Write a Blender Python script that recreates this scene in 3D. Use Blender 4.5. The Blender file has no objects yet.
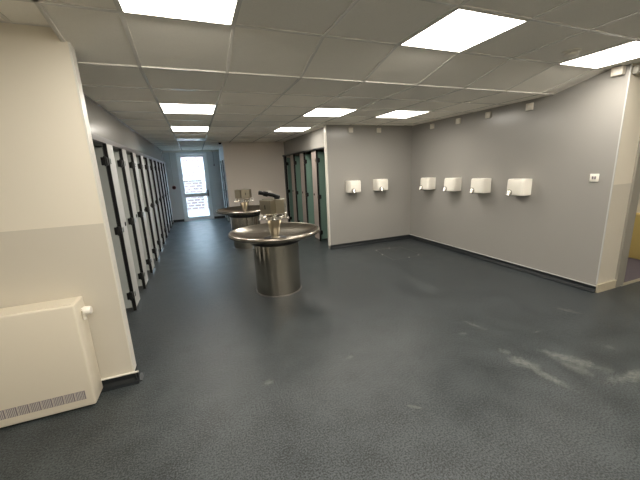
import bpy, bmesh, math, random
from mathutils import Vector, Matrix
random.seed(4)
PI = math.pi
C = bpy.context.scene.collection
S = bpy.context.scene

# ------------------------------------------------------------------ materials
def lin(c):
    return tuple(((v/255)/12.92 if v/255 <= .04045 else ((v/255+.055)/1.055)**2.4) for v in c)+(1,)
def mat(name, rgb, rough=.5, metal=0., spec=.5, bump=0., bscale=200., vary=0., vscale=3., coat=0.):
    m = bpy.data.materials.new(name); m.use_nodes = True
    nt = m.node_tree; b = nt.nodes['Principled BSDF']
    b.inputs['Base Color'].default_value = lin(rgb)
    b.inputs['Roughness'].default_value = rough
    b.inputs['Metallic'].default_value = metal
    b.inputs['Specular IOR Level'].default_value = spec
    b.inputs['Coat Weight'].default_value = coat
    tc = nt.nodes.new('ShaderNodeTexCoord')
    if vary:
        n = nt.nodes.new('ShaderNodeTexNoise'); n.inputs['Scale'].default_value = vscale; n.inputs['Detail'].default_value = 5
        mx = nt.nodes.new('ShaderNodeMix'); mx.data_type = 'RGBA'
        c = lin(rgb)
        mx.inputs[6].default_value = tuple(v*(1-vary) for v in c[:3])+(1,)
        mx.inputs[7].default_value = tuple(min(1, v*(1+vary)) for v in c[:3])+(1,)
        nt.links.new(tc.outputs['Object'], n.inputs['Vector'])
        nt.links.new(n.outputs['Fac'], mx.inputs[0]); nt.links.new(mx.outputs[2], b.inputs['Base Color'])
    if bump:
        n = nt.nodes.new('ShaderNodeTexNoise'); n.inputs['Scale'].default_value = bscale; n.inputs['Detail'].default_value = 3
        bp = nt.nodes.new('ShaderNodeBump'); bp.inputs['Strength'].default_value = bump; bp.inputs['Distance'].default_value = .002
        nt.links.new(tc.outputs['Object'], n.inputs['Vector'])
        nt.links.new(n.outputs['Fac'], bp.inputs['Height']); nt.links.new(bp.outputs['Normal'], b.inputs['Normal'])
    return m
def emis(name, rgb, strength):
    m = bpy.data.materials.new(name); m.use_nodes = True
    nt = m.node_tree; nt.nodes.clear()
    e = nt.nodes.new('ShaderNodeEmission'); e.inputs['Color'].default_value = rgb+(1,); e.inputs['Strength'].default_value = strength
    o = nt.nodes.new('ShaderNodeOutputMaterial'); nt.links.new(e.outputs[0], o.inputs[0])
    return m

M = {}
M['grey'] = mat('grey wall cladding', (157, 154, 149), .23, spec=.4, bump=.015, bscale=40)
M['beigewall'] = mat('taupe wall paint', (222, 212, 201), .5, bump=.03, bscale=60)
M['bluegrey'] = mat('pale grey wall paint', (208, 211, 212), .45)
M['white'] = mat('white plastic trim', (226, 222, 212), .35)
M['tile'] = mat('mineral fibre ceiling tile', (250, 245, 234), .95, spec=.1, bump=.25, bscale=160, vary=.05, vscale=90)
M['bar'] = mat('ceiling grid bar', (240, 236, 228), .2, spec=.6)
M['void'] = mat('grey plaster', (120, 118, 115), .9)
M['skirt'] = mat('dark vinyl coved skirting', (28, 32, 35), .4)
M['dark'] = mat('black edge and shade', (14, 14, 15), .45)  # laminate edges, plus painted shade under the bowls and at the hinge gaps
M['hinge'] = mat('black nylon hinge', (10, 10, 10), .5)
M['pil'] = mat('pale grey laminate', (186, 185, 182), .42)
M['door_grey'] = mat('grey laminate door', (192, 196, 192), .42)
M['pil_taupe'] = mat('warm grey laminate', (164, 152, 145), .42)
M['door_green'] = mat('green laminate door', (116, 144, 132), .42)
M['rail'] = mat('grey metal head rail', (112, 108, 105), .4, metal=.3)
M['radiator'] = mat('cream enamel', (226, 217, 198), .38)
M['slot'] = mat('grey mesh of grille', (138, 130, 134), .6)
M['dryer'] = mat('off white enamel', (246, 241, 230), .28)
M['chrome'] = mat('chrome', (225, 223, 218), .12, metal=1)
M['black'] = mat('black plastic', (9, 8, 8), .55, spec=.25)
M['plastic'] = mat('off white plastic', (222, 215, 202), .4)
M['cream_skirt'] = mat('cream gloss skirting', (196, 186, 164), .35)
M['frame_grey'] = mat('grey door frame paint', (150, 146, 136), .4)
M['carpet'] = mat('purple grey carpet', (96, 88, 94), .95, bump=.4, bscale=300)
M['yellow'] = mat('yellow board', (206, 182, 112), .6)
M['alu'] = mat('white aluminium door paint', (236, 240, 242), .35)
M['red'] = mat('dark red plastic', (92, 20, 22), .4)
M['metalstrip'] = mat('metal threshold', (200, 198, 190), .3, metal=.8)
M['paving'] = mat('pale paving', (112, 109, 106), .9, vary=.15, vscale=4)
M['offpanel'] = mat('unlit opal diffuser', (150, 160, 150), .25)
M['clear'] = mat('grey conduit', (190, 190, 188), .4)

def steel(name, rgb, rough, sz):
    m = mat(name, rgb, rough, metal=1)
    nt = m.node_tree; b = nt.nodes['Principled BSDF']
    tc = nt.nodes.new('ShaderNodeTexCoord'); mp = nt.nodes.new('ShaderNodeMapping'); mp.inputs['Scale'].default_value = sz
    n = nt.nodes.new('ShaderNodeTexNoise'); n.inputs['Scale'].default_value = 1; n.inputs['Detail'].default_value = 4
    mr = nt.nodes.new('ShaderNodeMapRange'); mr.inputs['To Min'].default_value = rough*.7; mr.inputs['To Max'].default_value = rough*1.5
    bp = nt.nodes.new('ShaderNodeBump'); bp.inputs['Strength'].default_value = .05; bp.inputs['Distance'].default_value = .001
    nt.links.new(tc.outputs['Object'], mp.inputs['Vector']); nt.links.new(mp.outputs[0], n.inputs['Vector'])
    nt.links.new(n.outputs['Fac'], mr.inputs['Value']); nt.links.new(mr.outputs[0], b.inputs['Roughness'])
    nt.links.new(n.outputs['Fac'], bp.inputs['Height']); nt.links.new(bp.outputs[0], b.inputs['Normal'])
    return m
M['steel'] = steel('brushed stainless steel', (190, 183, 170), .13, (34, 34, 1.2))
M['steel_bowl'] = steel('brushed stainless bowl', (176, 168, 156), .18, (5, 5, 5))
M['steel_box'] = steel('brushed stainless box', (168, 160, 142), .3, (60, 60, 4))

def twotone(name, hi, lo, z):
    m = mat(name, hi, .45, bump=.03, bscale=60)
    nt = m.node_tree; b = nt.nodes['Principled BSDF']
    tc = nt.nodes.new('ShaderNodeTexCoord'); sp = nt.nodes.new('ShaderNodeSeparateXYZ')
    gt = nt.nodes.new('ShaderNodeMath'); gt.operation = 'GREATER_THAN'; gt.inputs[1].default_value = z
    mx = nt.nodes.new('ShaderNodeMix'); mx.data_type = 'RGBA'
    mx.inputs[6].default_value = lin(lo); mx.inputs[7].default_value = lin(hi)
    nt.links.new(tc.outputs['Object'], sp.inputs[0]); nt.links.new(sp.outputs[2], gt.inputs[0])
    nt.links.new(gt.outputs[0], mx.inputs[0]); nt.links.new(mx.outputs[2], b.inputs['Base Color'])
    return m
M['cream'] = twotone('cream paint over beige dado', (235, 227, 210), (212, 205, 190), 1.23)

def floor_material():
    m = mat('dark blue grey safety vinyl', (70, 77, 82), .4)
    nt = m.node_tree; b = nt.nodes['Principled BSDF']; N = nt.nodes.new; L = nt.links.new
    tc = N('ShaderNodeTexCoord')
    def noise(scale, det, rough=.5):
        n = N('ShaderNodeTexNoise'); n.inputs['Scale'].default_value = scale; n.inputs['Detail'].default_value = det
        n.inputs['Roughness'].default_value = rough
        L(tc.outputs['Object'], n.inputs['Vector']); return n
    def math_(op, a, bb=None):
        k = N('ShaderNodeMath'); k.operation = op
        for i, v in enumerate((a, bb)):
            if v is None: continue
            if isinstance(v, (int, float)): k.inputs[i].default_value = v
            else: L(v, k.inputs[i])
        return k.outputs[0]
    fine = noise(105, 4, .6); mid = noise(26, 6, .65); cloud = noise(4.5, 4, .5); dist = noise(11, 9, .78)
    # colour: fine fleck, worn clouds
    r = N('ShaderNodeValToRGB'); r.color_ramp.elements[0].position = .42; r.color_ramp.elements[1].position = .58
    r.color_ramp.elements[0].color = lin((28, 32, 35)); r.color_ramp.elements[1].color = lin((76, 82, 84))
    mixf = math_('ADD', math_('MULTIPLY', fine.outputs['Fac'], .82), math_('MULTIPLY', cloud.outputs['Fac'], .18))
    L(mixf, r.inputs[0])
    # dried pale marks left on the vinyl: centre, half-axes, turn
    marks = [((2.555, 1.32), (.19, .06), -62), ((2.47, 1.25), (.11, .05), -80), ((2.195, 1.44), (.06, .10), 20), ((2.19, 1.27), (.14, .035), -85),
             ((2.20, 1.63), (.035, .05), 0), ((2.72, 1.03), (.24, .042), -6), ((3.40, 1.87), (.035, .10), 20), ((2.33, 2.05), (.10, .018), -75),
             ((2.11, 1.98), (.04, .025), 0), ((1.02, 2.1), (.04, .018), 10), ((.33, 2.07), (.045, .03), 0), ((2.74, 1.72), (.06, .012), 0),
             ((3.0, 1.3), (.03, .03), 0), ((1.15, 1.42), (.05, .012), -40)]
    tot = None
    dd = math_('MULTIPLY', math_('SUBTRACT', dist.outputs['Fac'], .5), 3.6)
    for i, ((cx, cy), (a, bb), ang) in enumerate(marks):
        mp = N('ShaderNodeMapping'); mp.vector_type = 'TEXTURE'
        mp.inputs['Location'].default_value = (cx, cy, 0); mp.inputs['Rotation'].default_value = (0, 0, math.radians(ang)); mp.inputs['Scale'].default_value = (a, bb, 1)
        L(tc.outputs['Object'], mp.inputs['Vector'])
        ln = N('ShaderNodeVectorMath'); ln.operation = 'LENGTH'; L(mp.outputs[0], ln.inputs[0])
        v = math_('ADD', ln.outputs['Value'], dd)
        mr = N('ShaderNodeMapRange'); mr.inputs['From Min'].default_value = 1.25; mr.inputs['From Max'].default_value = .45
        mr.inputs['To Max'].default_value = .62 if i in (0, 2, 3, 5) else .42
        L(v, mr.inputs['Value'])
        tot = mr.outputs[0] if tot is None else math_('MAXIMUM', tot, mr.outputs[0])
    br = N('ShaderNodeMapRange'); br.inputs['From Min'].default_value = .38; br.inputs['From Max'].default_value = .62; br.inputs['To Min'].default_value = .35
    L(mid.outputs['Fac'], br.inputs['Value']); tot = math_('MULTIPLY', tot, br.outputs[0])
    mx = N('ShaderNodeMix'); mx.data_type = 'RGBA'; mx.inputs[7].default_value = lin((126, 129, 124))
    L(tot, mx.inputs[0]); L(r.outputs[0], mx.inputs[6]); L(mx.outputs[2], b.inputs['Base Color'])
    mr = N('ShaderNodeMapRange'); mr.inputs['From Min'].default_value = .2; mr.inputs['From Max'].default_value = .8
    mr.inputs['To Min'].default_value = .29; mr.inputs['To Max'].default_value = .44
    L(cloud.outputs['Fac'], mr.inputs['Value']); L(mr.outputs[0], b.inputs['Roughness'])
    bp = N('ShaderNodeBump'); bp.inputs['Strength'].default_value = .7; bp.inputs['Distance'].default_value = .004
    h = math_('ADD', math_('MULTIPLY', fine.outputs['Fac'], .6), mid.outputs['Fac'])
    L(h, bp.inputs['Height']); L(bp.outputs[0], b.inputs['Normal'])
    b.inputs['Specular IOR Level'].default_value = .45
    return m
M['floor'] = floor_material()

def brick_material():
    m = mat('brown brickwork', (150, 110, 95), .9)
    nt = m.node_tree; b = nt.nodes['Principled BSDF']
    tc = nt.nodes.new('ShaderNodeTexCoord'); mp = nt.nodes.new('ShaderNodeMapping'); mp.inputs['Rotation'].default_value = (PI/2, 0, 0)
    br = nt.nodes.new('ShaderNodeTexBrick'); br.inputs['Scale'].default_value = 1
    br.inputs['Brick Width'].default_value = .27; br.inputs['Row Height'].default_value = .12; br.inputs['Mortar Size'].default_value = .02
    br.inputs['Color1'].default_value = lin((112, 84, 79)); br.inputs['Color2'].default_value = lin((90, 66, 62)); br.inputs['Mortar'].default_value = lin((140, 134, 130))
    nt.links.new(tc.outputs['Object'], mp.inputs[0]); nt.links.new(mp.outputs[0], br.inputs['Vector']); nt.links.new(br.outputs['Color'], b.inputs['Base Color'])
    return m
M['brick'] = brick_material()

def glass_material():
    m = bpy.data.materials.new('clear glass'); m.use_nodes = True
    nt = m.node_tree; nt.nodes.clear()
    t = nt.nodes.new('ShaderNodeBsdfTransparent'); t.inputs[0].default_value = (.93, .96, .97, 1)
    g = nt.nodes.new('ShaderNodeBsdfGlossy'); g.inputs['Roughness'].default_value = .03
    x = nt.nodes.new('ShaderNodeMixShader'); x.inputs[0].default_value = .07
    o = nt.nodes.new('ShaderNodeOutputMaterial')
    nt.links.new(t.outputs[0], x.inputs[1]); nt.links.new(g.outputs[0], x.inputs[2]); nt.links.new(x.outputs[0], o.inputs[0])
    return m
M['glass'] = glass_material()
M['diffuser'] = emis('lit opal diffuser', (1.0, .94, .84), 9.5)

# ------------------------------------------------------------------ mesh helpers
def box(bm, x0, x1, y0, y1, z0, z1, bevel=0., seg=2):
    r = bmesh.ops.create_cube(bm, size=1)
    for v in r['verts']:
        v.co = Vector((x0+(v.co.x+.5)*(x1-x0), y0+(v.co.y+.5)*(y1-y0), z0+(v.co.z+.5)*(z1-z0)))
    if bevel:
        es = list({e for v in r['verts'] for e in v.link_edges})
        bmesh.ops.bevel(bm, geom=es, offset=bevel, segments=seg, profile=.5, affect='EDGES')
def lathe(bm, prof, n=64, cx=0, cy=0, close=False):
    rings = []
    for r, z in prof:
        if r < 1e-6: rings.append([bm.verts.new((cx, cy, z))])
        else: rings.append([bm.verts.new((cx+r*math.cos(2*PI*i/n), cy+r*math.sin(2*PI*i/n), z)) for i in range(n)])
    for a, b in zip(rings, rings[1:]):
        for i in range(n):
            j = (i+1) % n
            if len(a) == 1 and len(b) == 1: continue
            if len(a) == 1: bm.faces.new((a[0], b[j], b[i]))
            elif len(b) == 1: bm.faces.new((a[i], a[j], b[0]))
            else: bm.faces.new((a[i], a[j], b[j], b[i]))
def tube(bm, p0, p1, r0, r1=None, n=16):
    r1 = r0 if r1 is None else r1
    p0 = Vector(p0); p1 = Vector(p1); d = (p1-p0)
    q = d.to_track_quat('Z', 'Y').to_matrix().to_4x4()
    bmesh.ops.create_cone(bm, cap_ends=True, segments=n, radius1=r0, radius2=r1, depth=d.length, matrix=Matrix.Translation((p0+p1)/2) @ q)
def polytube(bm, pts, r, n=12):
    for a, b in zip(pts, pts[1:]): tube(bm, a, b, r, r, n)
    for p in pts[1:-1]: bmesh.ops.create_uvsphere(bm, u_segments=n, v_segments=8, radius=r, matrix=Matrix.Translation(p))
def obj(name, bm, m, parent=None, smooth=False, loc=None):
    bmesh.ops.recalc_face_normals(bm, faces=bm.faces[:])
    me = bpy.data.meshes.new(name); bm.to_mesh(me); bm.free()
    o = bpy.data.objects.new(name, me); C.objects.link(o)
    for k in (m if isinstance(m, (list, tuple)) else [m]): me.materials.append(M[k])
    if smooth:
        me.polygons.foreach_set('use_smooth', [True]*len(me.polygons))
        me.set_sharp_from_angle(angle=math.radians(smooth if smooth is not True else 40))
    if parent: o.parent = parent
    if loc: o.location = loc
    return o
def B(name, m, dims, parent=None, bevel=0., **k):
    bm = bmesh.new(); box(bm, *dims, bevel=bevel); return obj(name, bm, m, parent, **k)
def struct(name, bm, m, **k):
    o = obj(name, bm, m, **k); o['kind'] = 'structure'; return o
def SB(name, m, *dims, bevel=0.):
    bm = bmesh.new()
    for d in dims: box(bm, *d, bevel=bevel)
    return struct(name, bm, m)
def tag(o, label, cat, group=None):
    o['label'] = label; o['category'] = cat
    if group: o['group'] = group
    return o
def thing(name, label, cat, loc=(0, 0, 0), rz=0, group=None):
    o = bpy.data.objects.new(name, None); C.objects.link(o); o.empty_display_size = .1
    o.location = loc; o.rotation_euler = (0, 0, rz)
    return tag(o, label, cat, group)
def dup(o, parent=None):
    c = o.copy(); C.objects.link(c)
    if parent: c.parent = parent
    for ch in list(o.children): dup(ch, c)
    return c
def place(proto, first, loc, rz, label, group):
    o = proto if first else dup(proto)
    o.location = loc; o.rotation_euler = (0, 0, rz); o['label'] = label; o['group'] = group
    return o
ORD = ['first', 'second', 'third', 'fourth', 'fifth', 'sixth', 'seventh', 'eighth', 'ninth', 'tenth']

# ------------------------------------------------------------------ dimensions (metres; camera stands over the origin, Y runs down the corridor)
ZH, ZL = 2.412, 2.286              # upper and lower ceiling
YB, YC1 = 2.214, 2.753             # sloped strip of ceiling between them
XP, YP, YPE = -.607, 2.53, 2.615
XS = -.635                          # left edge of the slope   # cream pier corner
XR, YC = 4.148, 5.47               # right wall, centre wall
XCL = 2.28                         # free end of centre wall
YF = 11.45                         # far wall with glazed door
XL = -.856; XCOL = -.812           # bulkhead and cubicle fronts on the left
YD = 8.72; XDL, XDR = .77, 2.36    # taupe wall behind the fountains
YE = 2.02                          # wall with the doorway on the right
XG = 2.34                          # green cubicle line
XK = .83                           # far right-hand cubicles of the corridor
GX = lambda k: -.266+.6*k
YBACK, XLEFT, XRIGHT = -2.6, -3.4, 6.2

# ------------------------------------------------------------------ setting
SB('floor', 'floor', (XLEFT, XRIGHT, YBACK, YE, -.1, 0), (-2.5, XR+.1, YE, YF+.1, -.1, 0), (XLEFT, -2.5, YE, YPE, -.1, 0))
SB('floor_doorway', 'carpet', (XR+.1, XRIGHT, YE+.001, 4.6, -.1, 0.002))
SB('wall_pier', 'cream', (XLEFT, XP, YP, YPE, 0, ZH+.05))
SB('wall_left', 'grey', (XL-.1, XL, YPE, YF, 1.88, ZL+.03))
SB('wall_right', 'grey', (XR, XR+.1, YE+.002, YC+.1, 0, ZH+.05))
SB('wall_centre', 'grey', (XCL, XR, YC, YC+.09, 0, ZL+.03))
SB('wall_middle', 'beigewall', (XDL, XDR+1.3, YD, YD+.12, 0, ZL+.03))
SB('wall_far', 'bluegrey', (-2.5, -.475, YF, YF+.12, 0, ZL+.1), (.455, 3.7, YF, YF+.12, 0, ZL+.1), (-.475, .455, YF, YF+.12, 2.215, ZL+.1))
SB('wall_doorway', 'cream', (XR+.002, 4.50, YE, YE+.12, 0, ZH+.05), (5.62, XRIGHT, YE, YE+.12, 0, ZH+.05), (4.50, 5.62, YE, YE+.12, 2.12, ZH+.05))
SB('wall_back', 'cream', (XLEFT, XRIGHT, YBACK-.1, YBACK, 0, ZH+.05))
SB('wall_west', 'cream', (XLEFT-.1, XLEFT, YBACK, YP, 0, ZH+.05))
SB('wall_east', 'cream', (XRIGHT, XRIGHT+.1, YBACK, 4.7, 0, ZH+.05))
SB('wall_corridor_beyond', 'cream', (XR+.1, XRIGHT, 4.6, 4.7, 0, ZH+.05))
SB('wall_cubicle_back', 'beigewall', (-2.6, -2.4, YPE-.05, YF+.1, 0, ZL+.03))
SB('wall_green_back', 'beigewall', (3.62, 3.72, YC+.09, YF, 0, ZL+.03))
SB('wall_green_upper', 'grey', (XG+.03, XG+.12, YC+.09, YD, 1.93, ZL+.03))
SB('wall_corridor_upper', 'bluegrey', (XK+.03, XK+.12, YD+.12, YF, 1.93, ZL+.03))
SB('wall_corridor_back', 'bluegrey', (2.0, 2.1, YD+.12, YF, 0, ZL+.03))
SB('ceiling_slab', 'void', (XLEFT-.1, XRIGHT+.1, YBACK-.1, YC1+.02, ZH+.045, ZH+.2), (-2.6, XRIGHT+.1, YC1, YF+.12, ZL+.025, ZH+.2))

# suspended ceiling: tiles in recessed bars
LIT_HIGH = [(0, 0), (3, 0), (6, 0)]      # (column, row) with row 0 next to the slope
def strip(bm, x0, x1, a, b, drop=0., h=.012):
    """thin slab between two (y, z) lines, spanning x0..x1, thickness h upwards"""
    (ya, za), (yb, zb) = a, b
    n = Vector((0, -(zb-za), yb-ya)).normalized()
    if n.z < 0: n = -n
    vs = []
    for off in (-drop, -drop+h):
        for x, y, z in ((x0, ya, za), (x1, ya, za), (x1, yb, zb), (x0, yb, zb)):
            vs.append(bm.verts.new(Vector((x, y, z))+n*off))
    for f in ((3, 2, 1, 0), (4, 5, 6, 7), (0, 1, 5, 4), (1, 2, 6, 5), (2, 3, 7, 6), (3, 0, 4, 7)):
        bm.faces.new([vs[i] for i in f])
def tile_field(bt, bb, xs, ys, skip=()):
    """xs: X lines, ys: (y, z) lines"""
    G = .012
    for i in range(len(xs)-1):
        for j in range(len(ys)-1):
            if (i, j) in skip: continue
            a, b = Vector(ys[j]), Vector(ys[j+1]); d = (b-a).normalized()
            strip(bt, xs[i]+G, xs[i+1]-G, tuple(a+d*G), tuple(b-d*G), -.005, .016)
    for x in xs:
        for j in range(len(ys)-1): strip(bb, x-G, x+G, ys[j], ys[j+1], 0, .01)
    for j in range(len(ys)):
        a = Vector(ys[j]); d = (Vector(ys[j+1])-a if j+1 < len(ys) else a-Vector(ys[j-1])).normalized()
        for i in range(len(xs)-1): strip(bb, xs[i]+G, xs[i+1]-G, tuple(a-d*G), tuple(a+d*G), .0005, .01)
LIGHTS = []
bt, bb = bmesh.new(), bmesh.new()
# upper ceiling, right of the pier line
xs = [XS]+[GX(k) for k in range(0, 11)]+[XRIGHT]
ys = [(YB-.6*k, ZH) for k in range(0, 9)]
skip = set()
for row in (0, 3, 6):  # rows after the first are added out of view, brightening pier and floor
    for k in (0, 3, 6):
        skip.add((k+1, row)); LIGHTS.append((GX(k), YB-.6*(row+1), .6, .6, ZH))
tile_field(bt, bb, xs, ys, skip)
# upper ceiling left of the pier line
xs2 = [XLEFT]+[XS-.232-.6*k for k in range(4, -1, -1)]+[XS]
ys2 = [(YP, ZH)]+[(YB-.6*k, ZH) for k in range(0, 9)]
skip = {(3, 4)}; LIGHTS.append((xs2[3], YB-.6*4, .6, .6, ZH))  # one more unseen panel added to light the pier and radiator
tile_field(bt, bb, xs2, ys2, skip)
# slope
xs3 = [XS]+[GX(k) for k in range(0, 8)]+[XR]
tile_field(bt, bb, xs3, [(YB, ZH), (YC1, ZL)])
# lower ceiling
PY = .605
xs4 = [XL]+[GX(k) for k in range(0, 8)]+[XR]
ys4 = [(YC1+PY*k, ZL) for k in range(0, 15)]+[(YF, ZL)]
lowlit = [(0, 2), (3, 2), (5, 2), (0, 5), (3, 5)]
unlit = [(0, 8)]
skip = {(k+1, r) for k, r in lowlit+unlit}
tile_field(bt, bb, xs4, ys4, skip)
struct('ceiling', bt, 'tile')
struct('trim_1', bb, 'bar')
for k, r in lowlit: LIGHTS.append((GX(k), YC1+PY*r, .6, PY, ZL))
# closing upstand at the left edge of the slope, and wall angle strips
bm = bmesh.new()
vs = [bm.verts.new(p) for p in ((XS-.01, YB, ZH+.02), (XS-.01, YC1, ZH+.02), (XS-.01, YC1, ZL), (XS-.01, YB, ZH),
                                (XS, YB, ZH+.02), (XS, YC1, ZH+.02), (XS, YC1, ZL), (XS, YB, ZH))]
for f in ((0, 1, 2, 3), (7, 6, 5, 4), (0, 4, 5, 1), (1, 5, 6, 2), (2, 6, 7, 3), (3, 7, 4, 0)): bm.faces.new([vs[i] for i in f])
struct('trim_2', bm, 'tile')
SB('trim_3', 'white', (XL, XK+.03, YF-.03, YF, ZL-.05, ZL))                       # pale strip over the far door
SB('trim_4', 'rail', (XL, XCOL, YPE, YF, 1.88, 1.935))                            # soffit lip over the grey cubicles
SB('trim_5', 'white', (XP-.006, XP+.004, YP-.003, YPE, .08, ZH-.07))   # pier corner
SB('trim_6', 'white', (XCL-.006, XCL+.010, YC-.004, YC+.09, .06, ZL-.004))       # centre wall end cap
SB('trim_7', 'clear', (XR-.003, XR+.006, YE-.004, YE+.008, .1, ZH-.004))          # corner by the doorway
SB('trim_8', 'dark', (XG-.03, XG+.03, YC+.09, YD, 1.90, 1.93))
# skirtings with a small cove and a thin cap
def skirting(name, p0, p1, nrm, h=.075, m='skirt', cap=None, cove=.035, t=.012):
    """p0->p1 along the wall foot, nrm points into the room"""
    p0 = Vector(p0+(0,)); p1 = Vector(p1+(0,)); n = Vector(nrm+(0,))
    prof = [(0, h), (t, h), (t, cove+t*.2), (t+cove*.3, cove*.3), (t+cove, .004), (t+cove, 0), (0, 0)]
    bm = bmesh.new(); rows = []
    for p in (p0, p1): rows.append([bm.verts.new(p+n*a+Vector((0, 0, b))) for a, b in prof])
    k = len(prof)
    for i in range(k): bm.faces.new((rows[0][i], rows[0][(i+1) % k], rows[1][(i+1) % k], rows[1][i]))
    bm.faces.new(rows[0]); bm.faces.new(rows[1][::-1])
    o = struct(name, bm, m)
    if cap:
        bm = bmesh.new(); ext = n*(t+.004)
        a = [p0, p1, p1+ext, p0+ext]
        lo = [bm.verts.new(q+Vector((0, 0, h))) for q in a]; up = [bm.verts.new(q+Vector((0, 0, h+.007))) for q in a]
        bm.faces.new(lo[::-1]); bm.faces.new(up)
        for i in range(4): bm.faces.new((lo[i], lo[(i+1) % 4], up[(i+1) % 4], up[i]))
        obj('skirting_cap', bm, cap, o)
    return o
skirting('baseboard_pier', (XLEFT, YP), (XP+.03, YP), (0, -1), cap='white')
skirting('baseboard_pier_end', (XP, YP-.02), (XP, YPE), (1, 0))
skirting('baseboard_right', (XR, YE), (XR, YC), (-1, 0), cap='clear')
skirting('baseboard_centre', (XCL, YC), (XR, YC), (0, -1))
skirting('baseboard_middle', (XDL, YD), (XDR, YD), (0, -1))
skirting('baseboard_far_left', (XL, YF), (-.49, YF), (0, -1))
skirting('baseboard_far_right', (.47, YF), (XK, YF), (0, -1))
skirting('baseboard_doorway', (XR, YE), (4.50, YE), (0, -1), h=.09, m='cream_skirt', cap='cream_skirt', cove=.004, t=.018)
# door frame on the right
fr = SB('door_2', 'frame_grey', (4.50, 4.585, YE-.022, YE+.001, 0, 2.2), (4.60, 4.66, YE-.012, YE+.12, 0, 2.12), (4.665, 4.75, YE+.02, YE+.13, 0, 2.06),
        (4.585, 4.60, YE-.008, YE+.12, 0, 2.12), (5.53, 5.62, YE-.022, YE+.12, 0, 2.2), (4.585, 5.53, YE-.022, YE+.12, 2.04, 2.2))
B('threshold', 'metalstrip', (4.60, 5.53, YE-.03, YE+.02, 0, .006), fr)
bm = bmesh.new(); box(bm, 6.03, 6.18, 2.42, 2.75, 0.002, .68, .01); o = obj('board', bm, 'yellow'); tag(o, 'yellow board standing on the purple carpet beyond the right-hand doorway', 'board')

# access hatch in the floor: thin raised metal edge and screws
hp = [(2.86, 4.24), (3.02, 5.0), (3.52, 4.92), (3.50, 4.28)]
hp = [(2.90, 4.26), (2.98, 4.98), (3.52, 4.92), (3.50, 4.26)]
h = thing('floor_hatch', 'thin metal-edged access hatch set in the dark floor near the wall corner', 'hatch', (3.2, 4.6, 0))
bm = bmesh.new()
for a, b in zip(hp, hp[1:]+hp[:1]):
    a = Vector(a+(.0015,)); b = Vector(b+(.0015,)); d = (b-a).normalized(); n = Vector((-d.y, d.x, 0))*.0025
    vs = [bm.verts.new(q+Vector((0, 0, z))-Vector((3.2, 4.6, 0))) for z in (-.0015, .001) for q in (a-n, b-n, b+n, a+n)]
    for f in ((3, 2, 1, 0), (4, 5, 6, 7), (0, 1, 5, 4), (1, 2, 6, 5), (2, 3, 7, 6), (3, 0, 4, 7)): bm.faces.new([vs[i] for i in f])
obj('hatch_edge', bm, 'rail', h)
for x, y in ((2.99, 4.93), (2.92, 4.62), (3.28, 4.95), (3.22, 4.26), (3.45, 4.3)):
    bm = bmesh.new(); lathe(bm, [(0, .004), (.012, .003), (.014, 0)], 16, x-3.2, y-4.6); obj('screw', bm, 'metalstrip', h, smooth=True)

# glazed door at the end of the corridor
D = bpy.data.objects.new('door_1', None); C.objects.link(D); D['kind'] = 'structure'; D.location = (0, YF, 0)
def frame_bm(x0, x1, z0, z1, wx, y0, y1, bot=None):
    bm = bmesh.new(); bot = wx if bot is None else bot
    box(bm, x0, x0+wx, y0, y1, z0, z1, .003, 1); box(bm, x1-wx, x1, y0, y1, z0, z1, .003, 1)
    box(bm, x0+wx, x1-wx, y0, y1, z1-wx, z1, .003, 1)
    if bot: box(bm, x0+wx, x1-wx, y0, y1, z0, z0+bot, .003, 1)
    return bm
obj('door_frame', frame_bm(-.475, .455, 0, 2.215, .05, -.03, .1, .02), 'alu', D)
leaf = frame_bm(-.425, .405, .02, 2.16, .075, .0, .05, .11)
box(leaf, -.35, .33, 0, .05, .79, .91, .003, 1)
obj('door_leaf', leaf, 'alu', D)
B('glass_pane', 'glass', (-.35, .33, .02, .026, .91, 2.09), D)
B('glass_pane', 'glass', (-.35, .33, .02, .026, .13, .79), D)
bm = bmesh.new(); box(bm, .335, .385, -.012, 0, .78, 1.0, .003); tube(bm, (.36, -.012, .93), (.36, -.05, .93), .01); tube(bm, (.36, -.05, .93), (.25, -.05, .93), .01)
obj('door_handle', bm, 'rail', D)

# outside: yard, brick wall, pipe
SB('ground', 'paving', (-6, 7, YF+.12, 22, -.14, -.03))
SB('wall_outside', 'brick', (-6, 7, 15.0, 15.25, -.14, 2.9))
bm = bmesh.new(); polytube(bm, [Vector((-.9, 14.93, 1.32)), Vector((.33, 14.93, 1.32)), Vector((.33, 14.93, -.03))], .045)
tag(obj('drainpipe', bm, 'white', smooth=True), 'white drainpipe running along the brick wall outside the glazed door', 'pipe')

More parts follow.
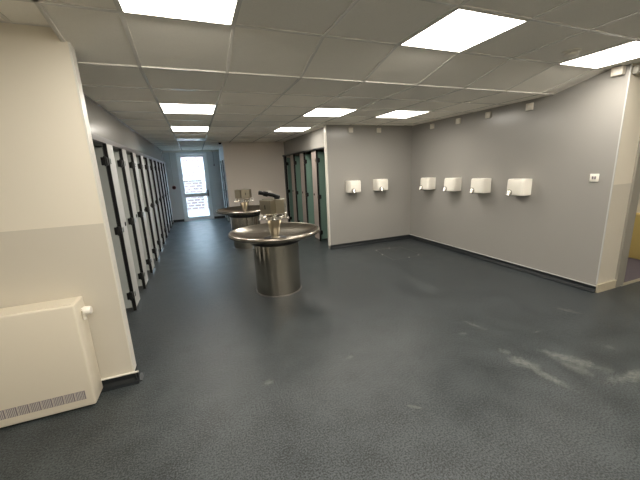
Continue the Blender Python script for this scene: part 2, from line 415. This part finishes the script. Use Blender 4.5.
# ------------------------------------------------------------------ ceiling lights
def light_proto():
    t = thing('ceiling_light', '', 'ceiling light')
    obj('frame', frame_bm2(), 'white', t)
    bm = bmesh.new(); box(bm, -.284, .284, -.284, .284, -.001, .012); obj('diffuser', bm, 'diffuser', t)
    return t
def frame_bm2():
    bm = bmesh.new()
    for d in ((-.288, -.282, -.288, .288), (.282, .288, -.288, .288), (-.282, .282, -.288, -.282), (-.282, .282, .282, .288)): box(bm, *d, -.004, .016)
    return bm
lp = light_proto()
LIGHTS.append((5.0, 2.9, .6, .6, ZL+.012))  # panel added out of view to brighten the room past the doorway
LLAB = ['large bright ceiling panel nearest the viewer on the corridor side', 'bright square panel over the middle of the open floor, right of the nearest panel',
        'bright ceiling panel beside the smoke detector at the right edge', 'added unseen ceiling panel straight above the viewer on the corridor side', 'added unseen ceiling panel above the viewer over mid floor',
        'added unseen ceiling panel above the viewer toward the doorway', 'added unseen ceiling panel at the back of the room on the corridor side', 'added unseen ceiling panel at the back of the room over mid floor',
        'added unseen ceiling panel at the back of the room toward the doorway', 'added unseen ceiling panel above the bay with the radiator',
        'lit panel at the mouth of the corridor, just beyond the sloped ceiling strip', 'lit panel above the gap between near wash fountain and centre wall',
        'lit panel over the wall corner with the hand dryers', 'second lit panel deeper in the corridor, toward the glazed door', 'lit panel in front of the green cubicles', 'added unseen ceiling panel in the room beyond the doorway']
for i, (x, y, w, d, z) in enumerate(LIGHTS):
    o = place(lp, i == 0, (x+w/2, y+d/2, z-.002), 0, LLAB[i], 'square ceiling light panels')
t = thing('ceiling_light', 'unlit ceiling panel far down the corridor, beyond the lit ones', 'ceiling light', (GX(0)+.3, YC1+PY*8.5, ZL-.002))
obj('frame', frame_bm2(), 'white', t); bm = bmesh.new(); box(bm, -.284, .284, -.284, .284, -.001, .012); obj('diffuser', bm, 'offpanel', t)

# smoke detector
t = thing('smoke_detector', 'small round white detector on the ceiling beside the right-hand light panel', 'detector', (3.10, 1.95, ZH+.008))
bm = bmesh.new(); lathe(bm, [(0, 0), (.068, 0), (.068, -.014), (.062, -.018), (0, -.018)], 32); obj('base', bm, 'dryer', t, smooth=True)
bm = bmesh.new(); lathe(bm, [(.05, -.018), (.054, -.036), (.04, -.052), (0, -.056)], 32); obj('sensor_head', bm, 'dryer', t, smooth=True)
# camera by the taupe wall
t = thing('ceiling_camera', 'small dark camera under the ceiling by the free edge of the taupe wall', 'camera', (.68, 8.45, ZL+.012))
bm = bmesh.new(); lathe(bm, [(0, 0), (.05, 0), (.05, -.03), (.046, -.035), (0, -.035)], 24); obj('base', bm, 'plastic', t, smooth=True)
bm = bmesh.new(); lathe(bm, [(.04, -.034), (.036, -.06), (.02, -.075), (0, -.078)], 24); obj('dome', bm, 'black', t, smooth=True)

# ------------------------------------------------------------------ cubicles
PW = .27
def cubicle_proto(name, cat, pm, dm, pitch, top, depth, bulk):
    """origin: floor, near edge of the pilaster; the aisle lies towards +X, bays follow +Y; the door stands open against the partition"""
    t = thing(name, '', cat)
    bm = bmesh.new(); box(bm, -.036, -.003, 0, PW, .0, top); p = obj('pilaster', bm, 'dark', t)  # black core edge, also standing in for the shadowed gap at the hinge
    bm = bmesh.new(); box(bm, -.003, 0, .003, PW-.002, .004, top, 0); obj('facing', bm, pm, p)
    bm = bmesh.new(); lathe(bm, [(0, .006), (.024, .005), (.026, 0)], 20)
    bmesh.ops.rotate(bm, verts=bm.verts[:], cent=(0, 0, 0), matrix=Matrix.Rotation(PI/2, 3, 'Y')); bmesh.ops.translate(bm, verts=bm.verts[:], vec=(0, .2, 1.0))
    obj('indicator', bm, 'black', p, smooth=True)
    # foot plate
    bm = bmesh.new(); box(bm, 0, .004, .0, PW, .0, .05); obj('foot_plate', bm, 'chrome', p)
    # open door, folded back just in front of this pilaster
    bm = bmesh.new(); box(bm, -.68, -.034, -.040, -.026, .06, top-.045); d = obj('door', bm, [dm], t)
    bm = bmesh.new(); box(bm, -.0342, -.0305, -.040, -.026, .06, top-.045); obj('door_edge', bm, 'dark', d)
    for z in (.2, .96, 1.70):
        bm = bmesh.new(); box(bm, -.066, -.010, -.050, -.0, z-.042, z+.042, .006); tube(bm, (-.03, -.045, z-.05), (-.03, -.045, z+.05), .011)
        obj('hinge', bm, 'hinge', d)
        bm = bmesh.new(); box(bm, 0, .006, .008, .05, z-.03, z+.03, .002); obj('hinge_bracket', bm, 'chrome', p)
    bm = bmesh.new(); box(bm, -depth, -.036, PW/2-.007, PW/2+.007, .1, top-.02); obj('partition', bm, [dm], t)
    return t
y0, dy = 4.015, .775
cp = cubicle_proto('toilet_cubicle', 'cubicle', 'pil', 'door_grey', dy, 1.88, 1.55, 1.88)
for k in range(-1, 10):
    if k == -1: lab = 'grey cubicle hidden just behind the cream pier'
    else: lab = '%s grey cubicle along the corridor, counted from the cream pier, its door open' % ORD[k] if k < 9 else 'last grey cubicle on the left, next to the end wall with the glazed door'
    place(cp, k == -1, (XCOL, y0+dy*k, 0), 0, lab, 'grey cubicles along the left side of the corridor')
gp = cubicle_proto('toilet_cubicle', 'cubicle', 'pil_taupe', 'door_green', .82, 1.90, 1.25, 1.93)
# mirrored copy of the mesh set: aisle towards -X
def mirror_children(o):
    for ch in o.children:
        for v in ch.data.vertices: v.co.x = -v.co.x
        ch.data.flip_normals(); mirror_children(ch)
mirror_children(gp)
glab = ['first green cubicle from the centre wall, its taupe post nearest the white corner strip', 'second green cubicle from the centre wall with taupe post', 'third green cubicle from the centre wall, next but one to the taupe wall']
for k in range(3):
    place(gp, k == 0, (XG, 6.19+.80*k, 0), 0, glab[k], 'green cubicles behind the centre wall')
# last green post against the taupe wall is narrower
t = thing('toilet_cubicle', 'last green cubicle, tucked against the taupe wall behind the fountains', 'cubicle', (XG, 8.60, 0), 0, 'green cubicles behind the centre wall')
B('pilaster', 'dark', (0, .05, 0, .115, 0, 1.9), t)
d = B('door', 'door_green', (.05, .68, -.04, -.026, .06, 1.855), t)
for z in (.2, .96, 1.7): B('hinge', 'hinge', (.0, .085, -.05, 0, z-.042, z+.042), d, bevel=.006)
kp = cubicle_proto('toilet_cubicle', 'cubicle', 'pil', 'door_grey', .8, 1.90, 1.1, 1.93)
mirror_children(kp)
for k, yy in enumerate((9.55, 10.25, 10.95)):
    place(kp, k == 0, (XK, yy, 0), 0, ['grey cubicle just behind the free edge of the taupe wall', 'middle grey cubicle on the right of the corridor end', 'grey cubicle on the right beside the glazed door wall'][k], 'grey cubicles on the right at the corridor end')
# head rails
def rail(label, x, ya, yb, z): tag(B('head_rail', 'rail', (x-.018, x+.018, ya, yb, z, z+.03), bevel=.004), label, 'rail')

# ------------------------------------------------------------------ radiator
t = thing('radiator', 'cream low radiator cover with grille slots, fixed to the beige pier', 'radiator', (-1.7, YP, 0))
RX0, RX1 = -1.0, .885; RD = .19; RZ0, RZ1 = .012, .745
bm = bmesh.new(); box(bm, RX0, RX1, -RD, -.004, RZ0, RZ1, .012, 3); obj('cover', bm, 'radiator', t, smooth=30)
bm = bmesh.new(); box(bm, RX0+.02, RX1-.02, -RD+.02, -.03, RZ1-.001, RZ1+.004); o = obj('top_grille', bm, 'radiator', t)
x = RX1-.048
while x-.0565 > RX0:
    bm = bmesh.new()
    box(bm, x-.0565, x, -RD-.0015, -RD+.004, .072, .136)
    o = obj('grille_slot', bm, 'slot', t)
    bm = bmesh.new(); xx = x-.053
    while xx < x-.004: box(bm, xx, xx+.0022, -RD-.003, -RD-.001, .074, .134); xx += .0085
    obj('grille_bars', bm, 'plastic', o)
    x -= .0607
bm = bmesh.new(); tube(bm, (RX1-.002, -.085, .66), (RX1+.02, -.085, .66), .014)
v = obj('valve_stem', bm, 'chrome', t, smooth=True)
bm = bmesh.new(); tube(bm, (RX1+.012, -.085, .66), (RX1+.055, -.085, .66), .031, .027, 24); bmesh.ops.bevel(bm, geom=bm.edges[:], offset=.003, segments=1, affect='EDGES')
obj('thermostat_knob', bm, 'dryer', v, smooth=True)
bm = bmesh.new(); tube(bm, (RX1+.008, -.085, .60), (RX1+.008, -.085, .68), .012); obj('valve_body', bm, 'dryer', v, smooth=True)

# ------------------------------------------------------------------ hand dryers: origin on the wall at body centre, front towards -Y
def dryer_proto():
    t = thing('hand_dryer', '', 'hand dryer')
    W, Dp, H = .125, .185, .108
    bm = bmesh.new()
    # plan of the casing: flat sides, chamfered front corners, slightly bowed front
    plan = [(-W, 0), (-W, -.13), (-W+.008, -.150), (-W+.03, -.172), (-.03, -Dp), (.05, -Dp), (W-.022, -.172), (W-.004, -.150), (W, -.13), (W, 0)]
    levels = [(-H, .93, 0), (-H+.012, .985, 0), (-.02, 1.0, 0), (H-.04, .985, 0), (H-.015, .95, 0), (H, .87, 0)]
    rows = [[bm.verts.new((x*(.985 if i in (0, len(levels)-1) else 1), y*s, z)) for x, y in plan] for i, (z, s, _) in enumerate(levels)]
    k = len(plan)
    for a, b in zip(rows, rows[1:]):
        for i in range(k): bm.faces.new((a[i], a[(i+1) % k], b[(i+1) % k], b[i]))
    bm.faces.new(rows[0][::-1]); bm.faces.new(rows[-1])
    body = obj('body', bm, 'dryer', t, smooth=28)
    bm = bmesh.new(); box(bm, -.03, .05, -.140, -.128, H-.004, H+.0015); obj('vent_slot', bm, 'slot', body)
    bm = bmesh.new(); tube(bm, (-.05, -.150, -.068), (-.05, -.1905, -.070), .041, .040, 28); noz = obj('nozzle_collar', bm, 'frame_grey', t, smooth=True)
    bm = bmesh.new(); bmesh.ops.create_uvsphere(bm, u_segments=28, v_segments=16, radius=.034, matrix=Matrix.Translation((-.05, -.192, -.066)))
    tube(bm, (-.05, -.194, -.068), (-.05, -.208, -.112), .033, .030, 28); obj('nozzle', bm, 'chrome', noz, smooth=True)
    bm = bmesh.new(); tube(bm, (-.05, -.2075, -.111), (-.05, -.2085, -.114), .024, .024, 20); obj('nozzle_mouth', bm, 'black', noz)
    return t
DZ = 1.177
dp = dryer_proto()
dl = [((2.77, YC, DZ), 0, 'white hand dryer on the centre wall, nearest its white end strip'), ((3.37, YC, DZ), 0, 'white hand dryer on the centre wall, nearer the inside corner'),
      ((XR, 4.865, DZ), -PI/2, 'white hand dryer on the right wall, nearest the inside corner'), ((XR, 4.24, DZ), -PI/2, 'second white hand dryer from the inside corner on the right wall'),
      ((XR, 3.66, DZ), -PI/2, 'third white hand dryer from the inside corner on the right wall'), ((XR, 3.03, DZ), -PI/2, 'largest-looking hand dryer, nearest the light switch on the right wall')]
for i, (l, r, lab) in enumerate(dl): place(dp, i == 0, l, r, lab, 'white hand dryers on the grey walls')
# fused spur boxes above them
sp = thing('wall_box', '', 'electrical box')
bm = bmesh.new(); box(bm, -.043, .043, -.032, 0, -.043, .043, .004); obj('casing', bm, 'plastic', sp, smooth=30)
bm = bmesh.new(); box(bm, -.012, .012, -.035, -.031, -.010, .016, .002); obj('switch', bm, 'white', sp)
for i, (l, r, lab) in enumerate(dl):
    if i < 2: w = ['left', 'right'][i]; lab = 'small white box high above the %s dryer of the centre wall' % w
    else: lab = 'small white box under the ceiling above the %s dryer of the right wall' % ['first', 'second', 'third', 'nearest'][i-2]
    place(sp, i == 0, (l[0], l[1], 2.20), r, lab, 'small white boxes above the dryers')
t = thing('sensor_box', 'larger white box at the ceiling near the right wall end', 'electrical box', (XR, 2.11, 2.37), -PI/2)
bm = bmesh.new(); box(bm, -.05, .05, -.055, 0, -.042, .042, .005); obj('casing', bm, 'plastic', t, smooth=30)
bm = bmesh.new(); box(bm, -.03, .03, -.058, -.054, -.03, .02, .003); obj('lens', bm, 'white', t)
t = thing('light_switch', 'small cream double switch plate on the right wall near the cream corner', 'switch', (XR, 2.195, 1.305), -PI/2)
bm = bmesh.new(); box(bm, -.043, .043, -.012, 0, -.043, .043, .004); obj('plate', bm, 'dryer', t, smooth=30)
for x in (-.02, .004):
    bm = bmesh.new(); box(bm, x, x+.016, -.017, -.011, -.016, .016, .002); obj('rocker', bm, 'slot', t)
t = thing('wall_sounder', 'grey rounded unit at the ceiling above the cream wall by the doorway', 'alarm', (4.235, YE+.002, 2.355))
bm = bmesh.new(); box(bm, -.075, .075, -.06, 0, -.04, .045, .018, 3); obj('casing', bm, 'frame_grey', t, smooth=30)
bm = bmesh.new(); box(bm, -.05, .05, -.065, -.058, -.028, -.018, .002); obj('grille', bm, 'chrome', t)
# far wall fittings
t = thing('alarm_button', 'dark red round alarm button on the far wall left of the glazed door', 'alarm button', (-.66, YF+.003, 1.13))
bm = bmesh.new(); tube(bm, (0, 0, 0), (0, -.035, 0), .062, .055, 24); obj('housing', bm, 'red', t, smooth=True)
bm = bmesh.new(); tube(bm, (0, -.034, 0), (0, -.045, 0), .03, .028, 20); obj('button', bm, 'black', t, smooth=True)
bm = bmesh.new(); tube(bm, (0, -.011, .062), (0, -.011, 1.1), .010); obj('conduit', bm, 'clear', t)
t = thing('pull_cord', 'thin pull cord with toggle hanging by the far wall right of the glazed door', 'pull cord', (.66, YF-.03, 1.80))
bm = bmesh.new(); tube(bm, (0, 0, .03), (0, 0, ZL-1.80-.05), .006); obj('cord', bm, 'slot', t)
bm = bmesh.new(); lathe(bm, [(0, -.03), (.022, -.02), (.024, .01), (.008, .04), (0, .04)], 20); obj('toggle', bm, 'slot', t, smooth=True)
bm = bmesh.new(); lathe(bm, [(0, ZL-1.80-.051), (.04, ZL-1.80-.051), (.045, ZL-1.80), (0, ZL-1.80)], 20); obj('ceiling_rose', bm, 'plastic', t, smooth=True)

# ------------------------------------------------------------------ wash fountains
def fountain_proto():
    t = thing('wash_fountain', '', 'wash fountain')
    bm = bmesh.new(); lathe(bm, [(0, .0), (.292, .0), (.292, .006), (.290, .008), (.290, .652), (0, .652)], 96); dr = obj('drum', bm, 'steel', t, smooth=35)
    bm = bmesh.new(); lathe(bm, [(.290, 0), (.303, 0), (.301, .006), (.290, .010)], 96); obj('base_seal', bm, 'rail', dr, smooth=True)
    bm = bmesh.new(); lathe(bm, [(0, .645), (.315, .645), (.33, .66), (.33, .685), (0, .70)], 96); obj('shadow_ring', bm, 'dark', t, smooth=35)  # black collar stands in for the shadow between bowl and drum
    R = .573
    prof = [(0, .668), (.30, .680), (R-.12, .716), (R-.02, .748), (R-.003, .756), (R+.004, .766), (R+.004, .784), (R-.004, .795), (R-.016, .798), (R-.028, .793),
            (R-.05, .776), (.40, .727), (.24, .700), (.10, .690), (.0, .688)]
    bm = bmesh.new(); lathe(bm, prof, 128); bowl = obj('bowl', bm, 'steel_bowl', t, smooth=50)
    bm = bmesh.new(); lathe(bm, [(.06, .690), (.062, .697), (.050, .70), (.046, .71), (.056, .76), (.086, .89), (.092, .91), (.092, .925), (0, .925)], 48)
    obj('column', bm, 'steel_box', t, smooth=35)
    bm = bmesh.new(); lathe(bm, [(0, .925), (.10, .925), (.115, .935), (.115, .975), (.10, .985), (0, .985)], 48); obj('tap_manifold', bm, 'chrome', t, smooth=35)
    for k in range(6):
        a = 2*PI*k/6+.2; ca, sa = math.cos(a), math.sin(a)
        P = lambda r, z, s=0: Vector((r*ca-s*sa, r*sa+s*ca, z))
        bm = bmesh.new(); polytube(bm, [P(.10, .955), P(.195, .955), P(.205, .945)], .0115, 14); tube(bm, P(.165, .95), P(.165, .985), .014, .012, 14)
        tube(bm, P(.108, .955), P(.12, .955), .02, .02, 16)
        tp = obj('tap', bm, 'chrome', t, smooth=True)
        bm = bmesh.new(); tube(bm, P(.165, .985), P(.165, 1.0), .016, .014, 14)
        tube(bm, P(.135, .993), P(.195, .993), .006, .006, 10); tube(bm, P(.165, .993, -.03), P(.165, .993, .03), .006, .006, 10)
        obj('tap_handle', bm, 'chrome', tp, smooth=True)
    bm = bmesh.new(); lathe(bm, [(0, .985), (.05, .985), (.05, 1.17), (0, 1.17)], 24); obj('post', bm, 'chrome', t, smooth=35)
    for k in range(3):
        a = 2*PI*k/3; rot = Matrix.Rotation(a, 3, 'Z')
        bm = bmesh.new(); box(bm, -.085, .085, -.152, -.046, 1.012, 1.185, .003)
        bmesh.ops.rotate(bm, verts=bm.verts[:], cent=(0, 0, 0), matrix=rot); ds = obj('soap_dispenser', bm, 'steel_box', t)
        bm = bmesh.new(); box(bm, -.006, .006, -.1545, -.1515, 1.075, 1.125); bmesh.ops.rotate(bm, verts=bm.verts[:], cent=(0, 0, 0), matrix=rot); obj('level_slot', bm, 'dark', ds)
        bm = bmesh.new(); tube(bm, (0, -.13, 1.012), (0, -.13, .995), .014); tube(bm, (0, -.13, 1.0), (0, -.155, .99), .009)
        bmesh.ops.rotate(bm, verts=bm.verts[:], cent=(0, 0, 0), matrix=rot); obj('soap_valve', bm, 'chrome', ds, smooth=True)
    return t
fp = fountain_proto()
F1 = (.87, 3.91, 0); F2 = (.885, 6.64, 0)
place(fp, True, F1, math.radians(-52), 'near round steel wash fountain with the black object lying on top', 'round steel wash fountains')
place(fp, False, F2, math.radians(8), 'far round steel wash fountain, partly hidden behind the near one', 'round steel wash fountains')
# black handset lying across the dispensers
t = thing('black_handset', 'long black object with a white tag lying tilted on top of the near wash fountain', 'handset', (F1[0]-.03, F1[1], 1.187))
bm = bmesh.new()
polytube(bm, [Vector((.115, -.02, .016)), Vector((.03, -.03, .050)), Vector((-.05, -.04, .070))], .023, 14)
tube(bm, (-.035, -.039, .066), (-.085, -.042, .078), .033, .030, 16); tube(bm, (-.085, -.042, .078), (-.14, -.045, .092), .020, .026, 16)
obj('body', bm, 'black', t, smooth=True)
bm = bmesh.new(); box(bm, -.035, .02, -.02, .0, .06, .105, .003); obj('tag', bm, 'white', t)
bm = bmesh.new(); box(bm, .06, .11, -.06, .03, -.001, .02, .004); obj('stand', bm, 'black', t)

# ------------------------------------------------------------------ daylight outside, exposure, camera
w = bpy.data.worlds.new('World'); S.world = w; w.use_nodes = True
bg = w.node_tree.nodes['Background']; bg.inputs['Color'].default_value = (.57, .79, 1.0, 1); bg.inputs['Strength'].default_value = 11.0
S.view_settings.view_transform = 'Standard'; S.view_settings.look = 'None'; S.view_settings.gamma = 1; S.view_settings.use_curve_mapping = False
S.view_settings.exposure = 1.2
cam = bpy.data.cameras.new('Camera'); co = bpy.data.objects.new('Camera', cam); C.objects.link(co); S.camera = co
cam.sensor_fit = 'HORIZONTAL'; cam.sensor_width = 36; cam.lens = 314.4456/640*36
cam.shift_x = -3.34/640; cam.shift_y = .08/640; cam.clip_start = .02
R = Matrix(((.9269, .1204, -.3556), (-.3731, .1903, -.9081), (-.0417, .9743, .2213)))
q = R.to_quaternion(); q.normalize()
co.rotation_mode = 'QUATERNION'; co.rotation_quaternion = q; co.location = (0, 0, 1.53)
